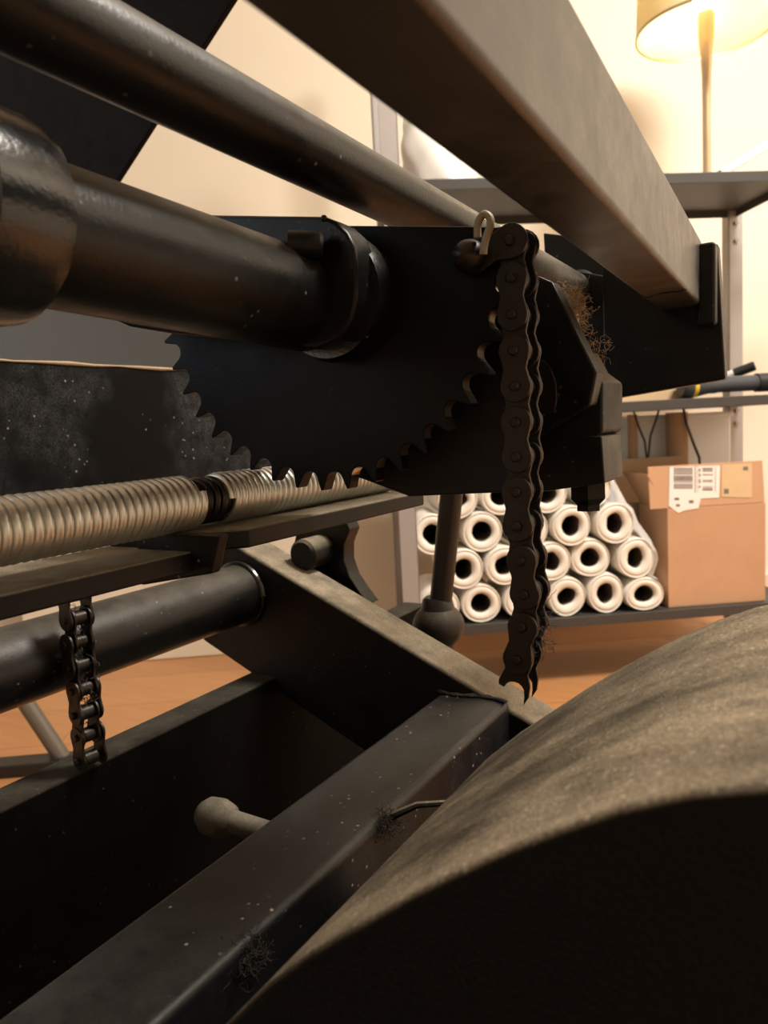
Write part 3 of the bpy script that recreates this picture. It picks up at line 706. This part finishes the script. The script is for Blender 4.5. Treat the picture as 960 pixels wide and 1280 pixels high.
# ------------------------------------------------------------------ more on the shelves
def Rp(x, y, v): u, z = aV(x, y, v); return R(u, v, z)
for i, (pp, lab) in enumerate(((((790, 508), (797, 530), (806, 552), (809, 580), (809, 600)), 'thin black cable hanging from the middle shelf, straight end'),
        (((826, 508), (820, 525), (813, 545), (810, 575), (811, 600)), 'thin black cable curving in to meet the straight one'),
        (((853, 508), (858, 530), (866, 552), (874, 572), (876, 600)), 'thicker black cable dropping alone behind the box label'))):
    pth = [Rp(x, y, 1.671) for x, y in pp]; pth[0].z = ZM-.006
    tag(MB().tube(pth, .0024 if i < 2 else .003, 8).build('cable', MT['cable']), lab, 'cable', 'cables hanging behind the cardboard box')
# pale storage bag and rolled brown paper behind the box
bz = thing('storage_bin', 'milky blue white plastic bin behind the cardboard box', 'bin', R(.80, 1.745, ZB))
bmat = plain('milky_blue_plastic', (.80, .88, .95), .3, 0, .04, 10)
m = MB(); RB(m, (.575, 1.735, ZB+.001), (.975, 1.76, ZB+.395)); m.build('body', bmat, bz, .008, seg=3)
m = MB(); RB(m, (.570, 1.732, ZB+.390), (.978, 1.763, ZB+.402)); m.build('lid_rim', bmat, bz, .003)
for (a, b_, w) in (((787, 512), (792, 640), .011), ((842, 512), (842, 640), .024)):
    u, z = aV(*a, 1.715); r_ = w/1.0
    mb = MB().lathe(R(u, 1.70, ZB+.001), R(u, 1.70, 2), [(0, r_*.9), (0, r_), (.405, r_), (.405, r_*.9)], 24)
    tag(mb.build('paper_tube', MT['card3']), ('slim' if w < .02 else 'wide')+' brown paper tube standing between the bin and the cardboard box', 'tube')
# tan board and power tool on the middle shelf
u0, _ = aV(764, 490, 1.60); u1, _ = aV(862, 490, 1.60)
m = MB(); RB(m, (u0-.1, 1.592, ZM+.0002), (u1, 1.75, ZM+.022)); tag(m.build('wooden_board', plain('pale_wood', (.62, .45, .26), .6, 0, .15, 12), None, .001), 'pale tan wooden board lying flat on the middle shelf', 'board')
tl_ = thing('flashlight', 'dark grey flashlight with a yellow ring lying on the middle shelf', 'flashlight', R(.9, 1.55, ZM))
ta, tb_ = R(.765, 1.56, ZM+.0268), R(1.0, 1.56, ZM+.0268)
MB().lathe(ta, tb_, [(0, .020), (.008, .0255), (.020, .026), (.05, .020), (.06, .018), (.075, .018), (.08, .0165), (.22, .0165), (.235, .013)], 28).build('barrel', plain('dark_tool_plastic', (.05, .055, .065), .45), tl_)
MB().lathe(ta+(tb_-ta).normalized()*.020, tb_, [(0, .0262), (.001, .0268), (.010, .0245), (.0105, .022)], 28).build('yellow_ring', plain('yellow_plastic', (.75, .50, .04), .5), tl_)
MB().lathe(ta+(tb_-ta).normalized()*.165, tb_, [(0, .0168), (0, .0195), (.045, .0195), (.045, .0168)], 28).build('grip', MT['cable'], tl_)
sa, sb_ = Rp(898, 474, 1.64), Rp(944, 457, 1.60)
sa.z = max(sa.z, ZM+.012)
ss = thing('rubber_tipped_stick', 'white stick with a black rubber tip propped on the middle shelf', 'stick', sa)
dv = (sb_-sa)
MB().cyl(sa-dv*1.2+Vector((0, 0, -.0)), sa+dv*.5, .009, 18).build('stick', plain('white_plastic_stick', (.7, .68, .64), .5), ss)
MB().cyl(sa+dv*.42, sb_, .0105, 18, .002).build('rubber_tip', MT['cable'], ss)
# crumpled white bag on the top shelf
mb = MB(); n = 30; P_ = []
bu_, bv_ = .285, 1.60
n = 64
for k in range(16):
    h = .17*k/15
    for i in range(n):
        a = 2*pi*i/n; rr0 = (.085*(1-.35*(k/15)**2))*(1+.09*sin(3*a+k*.35)+.05*sin(5*a-k*.5)+.025*sin(8*a+.7*k))
        P_.append(R(bu_+rr0*cos(a)*1.0, bv_+rr0*sin(a)*.8, ZT+.0005+h+(.012*sin(5*a+1) if k > 12 else 0)))
mb.add(P_, [(k*n+i, k*n+(i+1)%n, (k+1)*n+(i+1)%n, (k+1)*n+i) for k in range(15) for i in range(n)]+[tuple(range(n)), tuple(15*n+i for i in range(n))])
tag(mb.build('plastic_bag', plain('white_bag_film', (.82, .80, .76), .35, 0, .05, 20), ang=80), 'crumpled white plastic bag on the top shelf beside the tall post', 'bag')
# white leaning frame at the right end of the top shelf
p0, p1 = Rp(900, 214, 1.53), Rp(985, 160, 1.53); p0.z = ZT+.0135
d = (p1-p0).normalized()
wf = thing('white_frame', 'white slanting frame leaning on the top shelf beside the lamp', 'frame', p0)
for off in (0, .12):
    mb = MB(); o2 = RV*0+RU*off*1.0
    mb.box((0, 0, 0), (.32, .022, .016), lambda x, y, z: p0+o2+d*x+RV*y+RU.cross(RV)*0+d.cross(RV)*-z); mb.build('frame_bar', plain('white_frame_paint', (.78, .74, .68), .5), wf, .002)
mb = MB(); mb.box((0, .004, 0), (.14, .018, .014), lambda x, y, z: p0+d*.295+RU*x+RV*y+Vector((0, 0, z))); mb.build('frame_bar', plain('white_frame_paint', (.78, .74, .68), .5), wf, .002)

# cream panel leaning against the wall, left of the shelf
cp = MB(); cp.box((-.75, 1.93, 0.0), (.20, 1.945, 1.7), lambda u, v, z: R(u, v+z*.04, z))
tag(cp.build('leaning_panel', plain('cream_panel_board', (.80, .71, .56), .7, 0, .03, 4), None, .004), 'tall cream board leaning on the wall beside the shelving post', 'panel')

# floor stand seen low at the left
f0, f1 = None, None
def aZ(px, py, Z): r = ray(px, py); return CP + r*((Z-CP.z)/r.z)
b0 = aZ(80, 950, .012)
fs = thing('floor_stand', 'slanting grey tube leg on a dark flat base bar, standing on the wooden floor', 'stand', b0)
dl = aV(28, 872, b0.dot(RV)); top = R(dl[0], b0.dot(RV), dl[1])
MB().cyl(b0, top+(top-b0)*1.4, .014, 24).build('leg', plain('grey_leg_paint', (.16, .145, .12), .45, .3), fs)
bb = MB(); v_ = b0.dot(RV); u_ = b0.dot(RU); RB(bb, (u_-.45, v_-.03, 0), (u_+.02, v_+.015, .022)); bb.build('base_bar', MT['rod_black'], fs, .003)
